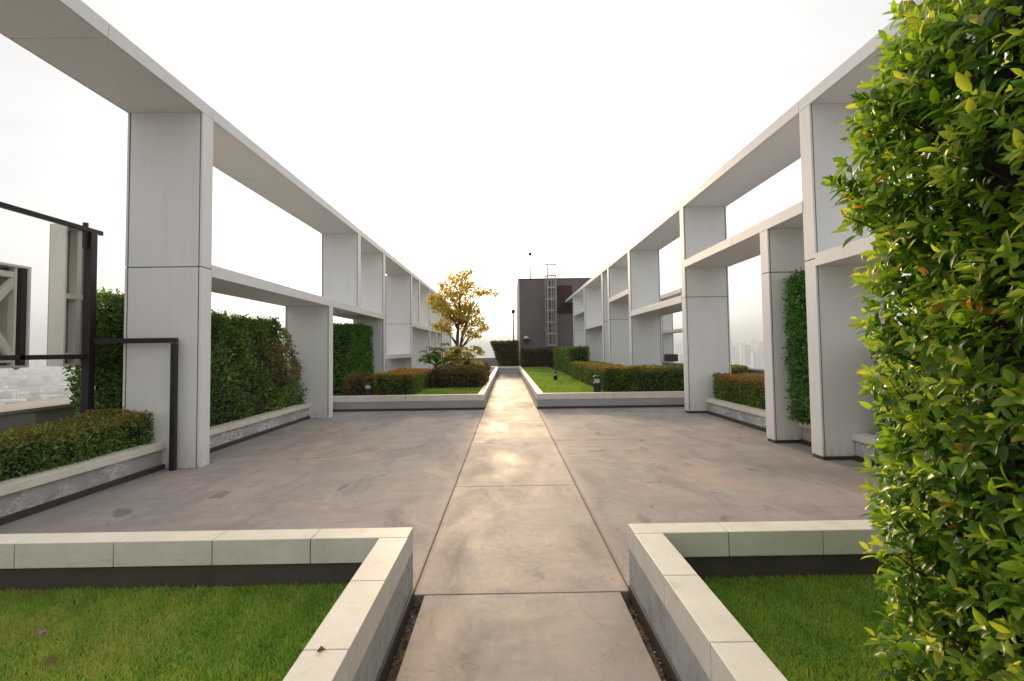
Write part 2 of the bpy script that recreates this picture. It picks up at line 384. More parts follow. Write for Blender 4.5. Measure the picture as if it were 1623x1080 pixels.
# ------------------------------------------------------------------ floor, path, soil
XL, XR = -.64, .79           # path edges
mb = MB(); mb.box(-7.6, 7.6, -5, 47, -1.2, -.075, 'subfloor'); mb.box(7.6, 14, 30, 47, -1.2, -.075, 'subfloor'); structure(mb, 'roof_slab')
mb = MB(); g = .0035
ys = [-4.9, -2.1, .65, 3.39, 6.02, 8.75, 11.5, 14.3, 17.1, 19.9, 22.7, 25.5, 28.3, 31.1, 34.6]
for a, b in zip(ys[:-1], ys[1:]):
    x0, x1 = (XL + .075, XR - .065) if b < 3.5 else (XL + g, XR - g)
    mb.box(x0, x1, a + g, b - g, -.07, 0, 'path')
structure(mb, 'path', bevel=.006)
mb = MB(); mb.box(XL + .08, XR - .07, -4.9, 3.39, -.02, -.006, 'filler'); mb.box(XL - .05, XR + .05, 3.42, 13.72, -.02, -.006, 'filler'); mb.box(XL + .02, XR - .02, 13.73, 34.6, -.02, -.006, 'filler'); structure(mb, 'joint_filler')
mb = MB()
ty = [3.44, 8.95, 13.75]
for x0, x1 in ((-7.5, XL - g), (XR + g, 7.5)):
    for a, b in zip(ty[:-1], ty[1:]): mb.box(x0, x1, a + .003, b - .003, -.07, 0, 'terrace')
structure(mb, 'terrace_floor', bevel=.005)
mb = MB()
for s in (-1, 1): mb.box(s * 4.95, s * 7.05, 3.6, 13.6, .0, .33, 'soil')
for x0, x1 in ((-7.05, XL - .16), (XR + .16, 7.05)): mb.box(x0, x1, 13.85, 36.5, 0, .335, 'soil')
structure(mb, 'planting_soil')
mb = MB()
for x in (XL + .037, XR - .032): mb.box(x - .036, x + .036, -4.9, 3.38, -.073, -.055, 'darkwall')
structure(mb, 'drain_channel')

# ------------------------------------------------------------------ planters
def run(wall, cop, x0, x1, y0, y1, top, th, lower, inset_a=.0, inset_b=.03, tile=.6, z0=0.0):
    """one straight stretch of planter wall; tiles are split along the longer side"""
    along_x = (x1 - x0) > (y1 - y0)
    if along_x: wall.box(x0 + .003, x1 - .003, y0 + inset_b, y1 - inset_a, z0, top - th, lower)
    else: wall.box(x0 + inset_a, x1 - inset_b, y0, y1 + (.037 if lower == 'walltile' else 0), z0, top - th, lower)
    Ln = (x1 - x0) if along_x else (y1 - y0); n = max(1, round(Ln / tile)); s = Ln / n; q = .0025
    e = .006
    if along_x: cop.box(x0 + e, x1 - e, y0 + e, y1 - e, top - th + .004, top - e, 'joint')
    else: cop.box(x0 + e, x1 - e, y0 + e, y1 - e, top - th + .004, top - e, 'joint')
    for i in range(n):
        if along_x: cop.box(x0 + i * s + q, x0 + (i + 1) * s - q, y0, y1, top - th, top, 'coping')
        else: cop.box(x0, x1, y0 + i * s + q, y0 + (i + 1) * s - q, top - th, top, 'coping')
GP = 'cream topped planter walls of the roof garden'
def planter(label, runs, lower, top, th, strip=None, **kw):
    r0 = runs[0]; root = empty('planter', ((r0[0] + r0[1]) / 2, (r0[2] + r0[3]) / 2, 0), label, 'planter', GP)
    w, c = MB(), MB()
    for r in runs: run(w, c, *r[:4], top, th, lower, *(r[4:] or (0, .03)), **kw)
    w.build('wall', root, bevel=.004); c.build('coping', root, bevel=.004)
    if strip:
        b = MB()
        for s in strip: b.box(*s, 'basestrip')
        b.build('base_strip', root)
    return root
W = .18
planter('low planter wall round the near left lawn with scattered purple flowers', [(-7.4, XL, 3.24, 3.42, 0, .035), (XL - W, XL, -4.5, 3.2375, .035, .003)], 'walltile', .43, .155,
        [(XL, XL + .012, -4.5, 3.38, -.07, .05)], z0=-.07)
planter('low planter wall round the near right lawn under the big leafy hedge', [(XR, 7.4, 3.24, 3.42, 0, .035), (XR, XR + W, -4.5, 3.2375, .003, .035)], 'walltile', .43, .155,
        [(XR - .012, XR, -4.5, 3.38, -.07, .05)], z0=-.07)
# thin dark brown liners on the lawn side under the coping overhang
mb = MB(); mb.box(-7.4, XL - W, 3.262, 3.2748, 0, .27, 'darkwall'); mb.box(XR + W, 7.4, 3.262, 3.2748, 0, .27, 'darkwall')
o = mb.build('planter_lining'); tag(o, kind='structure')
SX = 4.80
def side(s, y0, y1, label):
    x0, x1 = sorted((s * SX, s * (SX + .22)))
    ia, ib = (.06, .04) if s > 0 else (.04, .06)
    xs = sorted((s * (SX + .015), s * (SX + ia + .0 if s > 0 else SX + .06)))
    planter(label, [(x0, x1, y0, y1, ia, ib)], 'render', .37, .09, [(xs[0], xs[1], y0, y1, 0, .065)], tile=1.2)
side(-1, 3.45, 7.2, 'side planter wall with white crackle under the red tipped hedge at far left')
side(-1, 7.46, 12.4, 'side planter wall under the tall ragged hedge, between two white fins')
side(-1, 12.66, 13.66, 'short side planter stub behind the second white fin on the left')
side(1, 3.45, 7.08, 'side planter wall behind the big leafy hedge, before the nearest right fin')
side(1, 7.36, 8.36, 'short side planter wall under the narrow bright green hedge')
side(1, 8.63, 12.28, 'side planter wall with white crackle under the clipped reddish hedge on the right')
planter('long planter wall of the far left lawn with the golden tree', [(-7.0, XL, 13.70, 13.88, .03, .012), (XL - W, XL, 13.8825, 35.0, .03, .012)], 'farwall', .41, .16,
        [(-6, XL - .002, 13.69, 13.712, 0, .06), (XL - .012, XL + .004, 13.9, 34.6, 0, .05)], tile=2.4)
planter('long planter wall of the far right lawn before the brown plant room', [(XR, 7.0, 13.70, 13.88, .03, .012), (XR, XR + W, 13.8825, 37.2, .012, .03)], 'farwall', .41, .16,
        [(XR + .002, 6, 13.69, 13.712, 0, .06), (XR - .004, XR + .012, 13.9, 34.6, 0, .05)], tile=2.4)
planter('low grey wall closing the far end of the path', [(-1.3, XR - .02, 35.2, 35.5, .02, .02)], 'farwall', .45, .12, tile=1.4)
mb = MB(); mb.box(XL + .01, XR - .01, 34.61, 35.2, -.07, .11, 'pale'); structure(mb, 'step', bevel=.01)

# ------------------------------------------------------------------ colonnades of white fins and beams
FW, FT = 1.08, .25
def fin(root, s, y, z0, z1, joints=(), base=False, xin=None, w=FW, t=FT):
    xi = (4.35 if s < 0 else 4.40) if xin is None else xin
    a, b, c, d = xi, xi + .028, xi + w - .028, xi + w; gp = .017
    m = MB(); e = .012
    zb = z0 + (.05 if base else 0)
    zs = [zb] + list(joints) + [z1]
    X = lambda p, q: sorted((s * p, s * q))
    x = X(a + e, d - e); m.box(x[0], x[1], y + e, y + t - e, z0, z1, 'joint')
    for u, v in zip(zs[:-1], zs[1:]):
        u2_ = u + (.007 if u > zb else 0); v2_ = v - (.007 if v < z1 else 0)
        x = X(a, b); m.box(x[0], x[1], y - .004, y + t + .004, u2_, v2_, 'white')
        x = X(b + gp, c - gp); m.box(x[0], x[1], y, y + t, u2_, v2_, 'white')
        x = X(c, d); m.box(x[0], x[1], y - .004, y + t + .004, u2_, v2_, 'white')
    o = m.build('column', root, bevel=.004)
    if base:
        m = MB(); x = X(a + .006, d - .2); m.box(x[0], x[1], y - .006, y + t - .03, z0, zb - .002, 'basestrip'); m.build('base_strip', o)
        o.children[0].matrix_parent_inverse = Matrix.Identity(4)
    return o
def beam(root, s, y0, y1, z0, z1, seams, xin=None, w=FW):
    xi = (4.35 if s < 0 else 4.40) if xin is None else xin
    m = MB(); e = .012; X = lambda p, q: sorted((s * p, s * q))
    x = X(xi + e, xi + w - e); m.box(x[0], x[1], y0, y1, z0 + e, z1 - e, 'joint')
    cuts = [y0] + [q for q in seams if y0 < q < y1] + [y1]
    for u, v in zip(cuts[:-1], cuts[1:]):
        u2_ = u + (.004 if u > y0 else 0); v2_ = v - (.004 if v < y1 else 0)
        x = X(xi - .004, xi + .02); m.box(x[0], x[1], u2_, v2_, z0 - .004, z1, 'white')
        x = X(xi + .028, xi + w - .02); m.box(x[0], x[1], u2_, v2_, z0, z1 - .003, 'white')
        x = X(xi + w - .014, xi + w + .004); m.box(x[0], x[1], u2_, v2_, z0 - .004, z1, 'white')
    return m.build('beam', root, bevel=.003)
T0, T1 = 5.09, 5.26          # top beam
A0, A1 = 2.74, 2.915         # middle beam
B0, B1 = 3.58, 3.75          # upper middle beam (right side)
lc = empty('colonnade', (-4.9, 20, 0), 'long white colonnade of fins and beams left of the path, by the black steel frame', 'colonnade', 'white colonnades along the terrace')
rc = empty('colonnade', (4.95, 20, 0), 'long white colonnade of fins and beams right of the path, beside the plant room', 'colonnade', 'white colonnades along the terrace')
J = (2.845,)
SE = [2.8, 5.46, 7.455, 10.05, 12.6, 15.05, 18.1, 20.6, 23.3, 26, 28.7, 31.2, 34.2, 37]
for y in (7.2, 17.85, 28.45, 33.9, 39.2): fin(lc, -1, y, 0, T0, J)
fin(lc, -1, 23.0, 0, T0, J, w=1.2)
fin(lc, -1, 12.4, 0, A0); fin(lc, -1, 14.8, A1, T0); fin(lc, -1, 25.1, A1, T0); fin(lc, -1, 31.1, 0, A0)
for y in (2.0, -3.5): fin(lc, -1, y, 0, T0, J)
beam(lc, -1, -5, 39.6, T0, T1, SE)
beam(lc, -1, 7.455, 17.845, A0, A1, [12.0])
beam(lc, -1, 23.255, 28.445, A0, A1, [25.3]); beam(lc, -1, 28.705, 33.895, A0, A1, [31])
beam(lc, -1, 18.105, 22.995, 1.33, 1.50, [20.5])
for y in (7.1, 12.35, 17.85, 21.6, 28.4, 33.2): fin(rc, 1, y, 0, T0, J, base=(y < 14))
fin(rc, 1, 23.0, 0, T0, J)
fin(rc, 1, 8.38, 0, B0, J, base=True)
beam(rc, 1, -5, 37.9, T0, T1, [2.6, 5.0, 7.355, 9.9, 12.6, 15.3, 18.1, 21.8, 25.6, 28.7, 31])
beam(rc, 1, 7.355, 12.345, B0, B1, [9.7])
beam(rc, 1, 2.0, 7.095, A0, A1, [4.6]); fin(rc, 1, 1.7, 0, T0, J)
beam(rc, 1, 12.605, 17.845, A0, A1, [15.2])
beam(rc, 1, 18.105, 21.595, B0, B1, [])
beam(rc, 1, 23.255, 28.395, A0 - .05, A1 - .07, [25.8])
beam(rc, 1, 28.655, 33.195, 3.75, 3.9, [])
# an outer frame of the same white panels beyond the right parapet
oc = empty('outer_frame', (7.8, 24, 0), 'small white panel frame outside the right parapet, seen through the colonnade', 'frame')
fin(oc, 1, 24.2, .9, 3.9, (2.4,), xin=7.45, w=.55); beam(oc, 1, 21.0, 26.5, 3.92, 4.1, [], xin=7.3, w=.9); beam(oc, 1, 18.6, 24.19, 2.3, 2.42, [], xin=7.45, w=.55)
m = MB(); m.box(7.5, 8.0, 23.6, 24.1, .96, 1.3, 'black'); m.build('equipment_box', oc, bevel=.01)

# ------------------------------------------------------------------ parapets
for s, top, lab in ((-1, .82, 'grey concrete roof parapet behind the left hedges'), (1, .95, 'grey concrete roof parapet behind the right colonnade')):
    root = empty('parapet', (s * 7.3, 15, 0), lab, 'parapet')
    m = MB(); x = sorted((s * 7.16, s * 7.4)); m.box(x[0], x[1], -4.5, 46, -.07, top - .06, 'parapet'); m.build('wall', root)
    m = MB(); x = sorted((s * 7.13, s * 7.43)); m.box(x[0], x[1], -4.5, 46, top - .06, top, 'parapet'); m.build('coping', root, bevel=.008)
    if s < 0:
        m = MB(); m.box(-7.16, -7.145, 7.15, 7.75, .1, top - .065, 'pale'); m.build('pale_panel', root)  # flat paler panel on one stretch of the parapet face
mb = MB(); mb.box(-7.4, 14, 46, 46.25, -.07, .9, 'parapet'); tag(mb.build('parapet'), 'grey concrete parapet at the far end of the roof behind the tree', 'parapet')

# ------------------------------------------------------------------ steel frame and sign letters on the left
sf = empty('steel_frame', (-5.8, 7.1, .3), 'dark brown steel frame with tall post, rails and low gate-like leg before the left fin', 'steel frame')
m = MB(); m.box(-5.868, -5.765, 7.02, 7.13, .3, 3.318, 'steel'); m.build('post', sf, bevel=.004)
m = MB(); m.box(-5.85, -5.80, 6.965, 7.015, 3.08, 3.44, 'steel'); m.build('bracket', sf, bevel=.004)
m = MB(); m.box(-5.852, -5.797, -3, 7.27, 3.32, 3.38, 'steel'); m.build('rail', sf, bevel=.004)
m = MB(); m.box(-5.855, -5.80, -3, 7.018, 1.555, 1.615, 'steel'); m.build('rail', sf, bevel=.004)
m = MB(); m.box(-5.86, -5.80, 6.07, 6.14, 1.49, 2.66, 'steel'); m.build('post', sf, bevel=.004)
m = MB(); m.box(-5.755, -4.605, 7.06, 7.12, 1.76, 1.83, 'steel'); m.build('rail', sf, bevel=.004)
m = MB(); m.box(-4.675, -4.605, 7.055, 7.125, 0, 1.757, 'steel'); m.build('leg', sf, bevel=.004)
def letter(label, y0, y1, z0, z1, ribs, diag):
    root = empty('sign_letter', (-6.1, (y0 + y1) / 2, z0), label, 'sign letter', 'sign letters on the steel frame')
    xo, xi, t = -6.2, -5.98, .03
    m = MB(); m.box(xo, xo + .012, y0, y1, z0, z1, 'letterback'); m.build('face_panel', root)
    m = MB()
    m.box(xo + .0125, xi, y0, y0 + t, z0, z1, 'letter'); m.box(xo + .0125, xi, y1 - t, y1, z0, z1, 'letter')
    m.box(xo + .0125, xi, y0 + t, y1 - t, z0, z0 + t, 'letter'); m.box(xo + .0125, xi, y0 + t, y1 - t, z1 - t, z1, 'letter'); m.build('rim', root, bevel=.003)
    m = MB(); ym = (y0 + y1) / 2
    for q in ribs: m.box(xo + .06, xi - .05, y0 + t, y1 - t, q - .035, q + .035, 'letter')
    if diag:
        zm = (z0 + z1) / 2
        for a, b in (((y0 + t, z0 + t), (y1 - t, z1 - t)), ((y0 + t, z1 - t), (y1 - t, z0 + t))): m.bar((-6.06, a[0] + .02, a[1] + .03), (-6.06, b[0] - .02, b[1] - .03), .05, .09, 'letter')
        m.box(-6.1, -6.02, y1 - .17, y1 - .10, z0 + t, z1 - t, 'letter'); m.box(-6.1, -6.02, y0 + .10, y0 + .17, z0 + t, z1 - t, 'letter')
    else: m.box(xo + .05, xi - .06, ym + .02, ym + .10, z0 + t, z1 - t, 'letter')
    m.build('brace', root, bevel=.003)
letter('tall narrow white sign letter box seen from its ribbed back, beside the steel post', 6.86, 7.34, 1.46, 3.4, (1.6, 2.42), False)
letter('squat white sign letter box with crossed braces at the far left edge', 5.35, 6.38, 1.46, 2.72, (1.56, 2.6), True)

# ------------------------------------------------------------------ plant room, ladder, poles, lights
bx0, bx1, by0 = .9, 11.5, 38.0
pr = empty('plant_room', (6, 42, 0), 'dark brown flat roofed plant room at the end of the path', 'building')
m = MB(); m.box(bx0, bx1, by0, 45.5, -.07, 6.9, 'brown'); m.build('wall', pr)
m = MB(); m.box(bx0 - .03, bx1 + .03, by0 - .03, 45.53, 6.9, 7.0, 'brown'); m.build('roof', pr, bevel=.01)
m = MB(); m.box(bx0 - .035, bx0 + .07, by0 - .045, by0 - .001, .0, 6.88, 'letterback'); m.build('corner_trim', pr)
m = MB(); m.box(3.85, 4.95, by0 - .06, by0 - .002, 4.3, 6.42, 'louvre')
for i in range(16): m.bar((3.9, by0 - .09, 4.4 + i * .13), (4.9, by0 - .09, 4.4 + i * .13), .05, .06, 'louvre')
m.build('louvre', pr)
ld = empty('caged_ladder', (3.3, 37.6, 1.85), 'pale galvanised caged ladder climbing the brown plant room', 'ladder')
m = MB()
for x in (3.12, 3.52): m = MB(); m.bar((x, 37.75, 1.8), (x, 37.75, 7.9), .05, .06, 'galv'); m.build('side_rail', ld)
for i in range(20):
    m = MB(); m.bar((3.12, 37.75, 2.0 + i * .3), (3.52, 37.75, 2.0 + i * .3), .035, .035, 'galv'); m.build('rung', ld)
m = MB()
hoops = [1.9 + i * .86 for i in range(8)]
for z in hoops:
    pts = [(3.32 + .43 * math.cos(a), 37.72 + -.55 * math.sin(a), z) for a in np.linspace(0, math.pi, 13)]
    for a, b in zip(pts[:-1], pts[1:]): m.bar(a, b, .03, .11, 'galv')
for a in np.linspace(0, math.pi, 5):
    m.bar((3.32 + .415 * math.cos(a), 37.72 - .535 * math.sin(a), 1.9), (3.32 + .415 * math.cos(a), 37.72 - .535 * math.sin(a), 7.95), .06, .05, 'galv')
m.build('cage', ld)
m = MB(); m.tube([(1.87, 39, 7.0), (1.87, 39, 9.0)], [.055, .045], 'steel', 6); m.lathe((1.87, 39, 8.95), [(.04, -.05), (.13, .03), (.13, .15), (.03, .25)], 'steel', 10)
m.lathe((1.87, 39, 7.0), [(.12, 0), (.12, .04), (.03, .06)], 'steel', 10)
tag(m.build('lightning_rod', smooth=False), 'thin lightning rod with small knob on the plant room roof', 'lightning rod')
lp = empty('lamp_post', (.48, 37.0, 0), 'slim grey lamp post left of the plant room corner', 'lamp post')
m = MB(); m.tube([(.48, 37.6, 0), (.48, 37.6, 4.3)], [.06, .05], 'galv', 10); m.build('pole', lp)
m = MB(); m.lathe((.48, 37.6, 4.3), [(.06, 0), (.12, .04), (.14, .22), (.15, .26), (.05, .31)], 'steel', 14); m.build('lamp_head', lp)
wl = empty('wall_light', (1.43, 37.9, 2.4), 'small white half-round wall light on the brown plant room', 'wall light')
m = MB(); m.lathe((1.43, 37.88, 2.42), [(.22, 0), (.21, .07), (.15, .15), (.05, .21)], 'lampwhite', 16); m.build('lamp_shade', wl, smooth=True)
m = MB(); m.box(1.23, 1.63, 37.8, 37.99, 2.2, 2.41, 'black'); m.build('body', wl, bevel=.01)
def bollard(x, y, label, h=.40, r=.085):
    root = empty('bollard_light', (x, y, .33), label, 'bollard light', 'garden bollard lights in the lawns')
    m = MB(); m.lathe((x, y, .33), [(r, 0), (r, h * .58), (r * .9, h * .6)], 'black', 16); m.build('body', root)
    m = MB(); m.lathe((x, y, .33 + h * .6), [(r * .8, 0), (r * .8, h * .24)], 'lampwhite', 16); m.build('lens', root)
    m = MB(); m.lathe((x, y, .33 + h * .84), [(r, 0), (r, h * .12), (r * .8, h * .16)], 'black', 16); m.build('cap', root)
bollard(2.56, 14.5, 'black bollard light with pale band before the clipped right hedge', .50, .105)
bollard(-3.95, 14.35, 'small black bollard light half hidden by the far left hedge', .40, .09)
bollard(1.95, 20.6, 'tiny pale bollard light on the far right lawn by the tall hedge block', .36, .08)

# ------------------------------------------------------------------ hedges
HG = 'clipped hedges of the roof garden'
def shp(seed, amp, s=2.):
    def f(q):
        q = q.copy(); q[:, 0] += wav(q, seed, s) * amp; q[:, 2] += np.clip(q[:, 2] - .4, 0, 1) * wav(q, seed + 5, s) * amp * 1.2; return q
    return f
hedge('hedge', 'low dark green hedge with red tips on the planter below the steel frame', [(-5.7, -5.0, 3.6, 7.17, .34, .73)], .042, 'leaf_green', group=HG, tip=(.12, .75), seed=11, bulge=.04, rough=.02,
      shape=lambda q: q + np.stack([0 * q[:, 0], 0 * q[:, 0], np.exp(-((q[:, 1] - 6.95) / .3) ** 2) * .06 * (q[:, 2] > .5)], 1))
def ragged(q):
    q = q.copy()
    h = np.clip((q[:, 2] - .3) / 1.9, 0, 1)
    lim = 12.35 - 1.35 * h ** 2.2 + .16 * wav(q, 77, 2.5)
    y0 = 7.5; q[:, 1] = y0 + (q[:, 1] - y0) * (lim - y0) / (12.35 - y0)
    q[:, 0] += wav(q, 31, 1.6) * .13; q[:, 2] += h * wav(q, 35, 2.4) * .17
    return q
hedge('hedge', 'tall ragged green hedge with a browned end between two left fins', [(-5.9, -5.03, 7.5, 12.35, .34, 2.18)], .062, 'leaf_browning', group=HG, seed=21, bulge=.09, rough=.05, shape=ragged, cover=2.4,
      patch=lambda q: np.clip(1.35 - np.sqrt(((q[:, 1] - 11.3) / .9) ** 2 + ((q[:, 2] - 1.4) / .6) ** 2) + .3 * wav(q, 88, 4.), 0, .95) * (rng.random(len(q)) < .8))
def oval(q):
    q = q.copy(); h = np.clip((q[:, 2] - .35) / 2.1, 0, 1); k = .55 + .45 * np.sin(np.clip(h, .0, .92) * 3.0)
    q[:, 0] = -6.05 + (q[:, 0] + 6.05) * k; q[:, 1] = 7.85 + (q[:, 1] - 7.85) * k; return q
hedge('shrub', 'tall narrow shrub behind the nearest left fin', [(-6.42, -5.62, 7.5, 8.2, .34, 2.42)], .06, 'leaf_green', group=None, seed=23, bulge=.09, rough=.05, shape=oval, cat='shrub')
hedge('hedge', 'tall clipped hedge block behind the second left fin', [(-5.7, -4.72, 15.4, 17.7, .34, 2.42)], .075, 'leaf_bright', group=HG, seed=25, bulge=.05, rough=.03)
hedge('shrub', 'small yellowish shrub at the foot of the tall left hedge block', [(-4.6, -4.05, 14.4, 15.2, .34, .88)], .06, 'leaf_brown', seed=27, bulge=.08, rough=.05, tip=(.3, .8), cat='shrub')
hedge('hedge', 'low boxy hedge with orange top on the far left lawn', [(-3.85, -2.72, 14.55, 18.0, .34, .93)], .06, 'leaf_red', group=HG, seed=29, tip=(.10, .9), bulge=.03)
hedge('hedge', 'low dark brownish hedge in front of the golden tree', [(-2.55, -.86, 17.0, 22.0, .34, .93)], .07, 'leaf_brown', group=HG, seed=33, bulge=.06, rough=.04)
hedge('hedge', 'inward leaning dark hedge above the wall at the path end', [(-.55, .78, 36.0, 37.2, .45, 2.2)], .11, 'leaf_brown', group=HG, seed=35, bulge=.04,
      shape=lambda q: np.stack([q[:, 0] - np.clip((.75 - q[:, 0]) / 1.3, 0, 1) * (q[:, 2] - .45) * .36, q[:, 1], q[:, 2]], 1))
hedge('hedge', 'dark flat topped hedge along the foot of the brown plant room', [(1.02, 3.5, 36.2, 37.1, .34, 1.62)], .11, 'leaf_brown', group=HG, seed=37, bulge=.04)
hedge('hedge', 'tall green hedge block before the last right fins', [(3.2, 4.2, 26.0, 35.0, .34, 1.66)], .10, 'leaf_green', group=HG, seed=39, bulge=.04, tip=(.08, .3))
hedge('hedge', 'long low clipped hedge turning a corner behind the right bollard', [(2.82, 7.0, 14.65, 15.65, .34, 1.02), (2.82, 3.75, 14.65, 22.3, .34, 1.02)], .06, 'leaf_red', group=HG, seed=41, tip=(.14, .4), bulge=.03)
hedge('hedge', 'low clipped reddish hedge on the right side planter', [(5.0, 5.75, 8.75, 12.25, .34, .93)], .05, 'leaf_red', group=HG, seed=43, tip=(.22, .95), bulge=.03)
hedge('hedge', 'narrow tall bright green hedge between the two nearest right fins', [(4.64, 5.35, 7.5, 8.25, .38, 2.72)], .055, 'leaf_bright', group=HG, seed=45, bulge=.05, rough=.04)
hedge('hedge', 'dark hedge on the right side planter half hidden by the big leafy hedge', [(4.98, 5.8, 4.0, 6.75, .34, 1.65)], .05, 'leaf_green', group=HG, seed=47, bulge=.07, rough=.04)

# big leafy hedge in the right foreground: whorled shoots of glossy leaves
def big_hedge():
    b = (1.60, 2.7, .60, 2.12, .10, 3.9)
    root = empty('leafy_hedge', (2.2, 1.4, .17), 'big glossy yellow green hedge filling the right foreground', 'hedge')
    # twigs
    tw = MB(); tw.box(b[0] + .22, b[1] - .15, b[2] + .18, b[3] - .2, b[4], 2.6, 'core'); tw.box(b[0] + .62, b[1] - .15, b[2] + .18, b[3] - .2, 2.6, b[5] - .15, 'core')
    P, Nn = box_points(b, 520, 'lbt'); P2, N2 = box_points(b, 330, 'fr'); P = np.concatenate([P, P2]); Nn = np.concatenate([Nn, N2])
    P = P[:]; n = len(P)
    dep = rng.exponential(.075, n) - .05; dep = np.minimum(dep, .26)
    und = .055 * wav(P, 5, 2.6) + .04 * wav(P, 6, 6.5)
    P = P + Nn * (und - dep)[:, None] + unit(n) * .02
    P[:, 0] += np.clip(P[:, 2] - 2.62, 0, .9) * .66 - .05 * np.exp(-((P[:, 2] - 2.25) / .22) ** 2)
    keep = ((wav(P, 61, 5.5) > -.75) | (rng.random(n) < .25)); P = P[keep]; Nn = Nn[keep]; dep = dep[keep]
    ex = np.array([(1.50, 2.05, 2.20), (1.46, 2.06, 2.22), (1.43, 2.05, 2.235), (1.40, 2.07, 2.24), (1.50, 2.0, 2.12), (1.47, 2.04, 2.10), (1.53, 2.0, .9), (1.52, 2.05, 1.45), (1.66, 2.0, 2.95), (1.6, 2.0, 2.8)])
    P = np.concatenate([P, ex]); Nn = np.concatenate([Nn, np.tile([[-1., 0, 0]], (len(ex), 1))]); dep = np.concatenate([dep, np.full(len(ex), -.03)]); n = len(P)
    # shoots that stick out
    ax = Nn * .75 + np.array([0, .05, .40]) + unit(n) * .42; ax /= np.linalg.norm(ax, axis=1, keepdims=True)
    V = []; Fs = [[], []]; rn = []; tp = []; base = 0
    nl = rng.integers(5, 9, n); idx = np.repeat(np.arange(n), nl); tot = len(idx)
    start = np.concatenate([[0], np.cumsum(nl)[:-1]]); k = np.arange(tot) - start[idx]
    A = ax[idx]; ref = unit(n)[idx]; U = np.cross(A, ref); U /= np.linalg.norm(U, axis=1, keepdims=True); Vv = np.cross(A, U)
    ang = k * 2.4 + rng.normal(size=tot) * .25
    rad = U * np.cos(ang)[:, None] + Vv * np.sin(ang)[:, None]
    frac = k / np.maximum(nl[idx] - 1, 1)
    sl = rng.uniform(.045, .10, n)[idx]
    pos = P[idx] + A * (sl * frac)[:, None]
    dirs = rad * (1.05 - .55 * frac)[:, None] + A * (.35 + .6 * frac)[:, None] + unit(tot) * .22 + np.array([0, 0, -.08])
    nrm = A * 1.0 - rad * .35 + np.array([0, 0, .45]) + unit(tot) * .15
    ln = rng.uniform(.042, .076, tot) * (1.08 - .35 * (frac > .85)); wd = ln * rng.uniform(.37, .50, tot)
    v, F, kk = leaf_arrays(pos, dirs, nrm, ln, wd, LEAF_HI)
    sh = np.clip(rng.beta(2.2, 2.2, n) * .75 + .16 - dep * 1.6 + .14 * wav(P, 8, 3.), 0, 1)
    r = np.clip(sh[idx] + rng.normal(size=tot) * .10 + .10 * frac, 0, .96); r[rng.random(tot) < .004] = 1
    t = np.clip((frac - .55) * 1.6, 0, 1) * (rng.random(n) < .40)[idx] * .8
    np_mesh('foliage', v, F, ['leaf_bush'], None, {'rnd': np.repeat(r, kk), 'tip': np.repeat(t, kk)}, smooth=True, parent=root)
    for i in rng.choice(n, 900, replace=False):
        p = Vector(P[i]); q = p + Vector(ax[i]) * .10; c = p - Vector(Nn[i]) * .22 - Vector((0, 0, .12))
        tw.tube([c, p, q], [.006, .0042, .002], 'twig', 4, cap=False)
    for i in range(26):
        x = b[0] + .16 + rng.random() * .3; y = b[2] + rng.random() * (b[3] - b[2] - .3)
        pts = [(x + .06 * rng.normal(), y + .06 * rng.normal(), z) for z in np.linspace(b[4] - .02, b[5] - .3, 7)]
        tw.tube(pts, [.018, .016, .014, .012, .010, .008, .006], 'twig', 5)
    tw.build('twigs', root)
big_hedge()

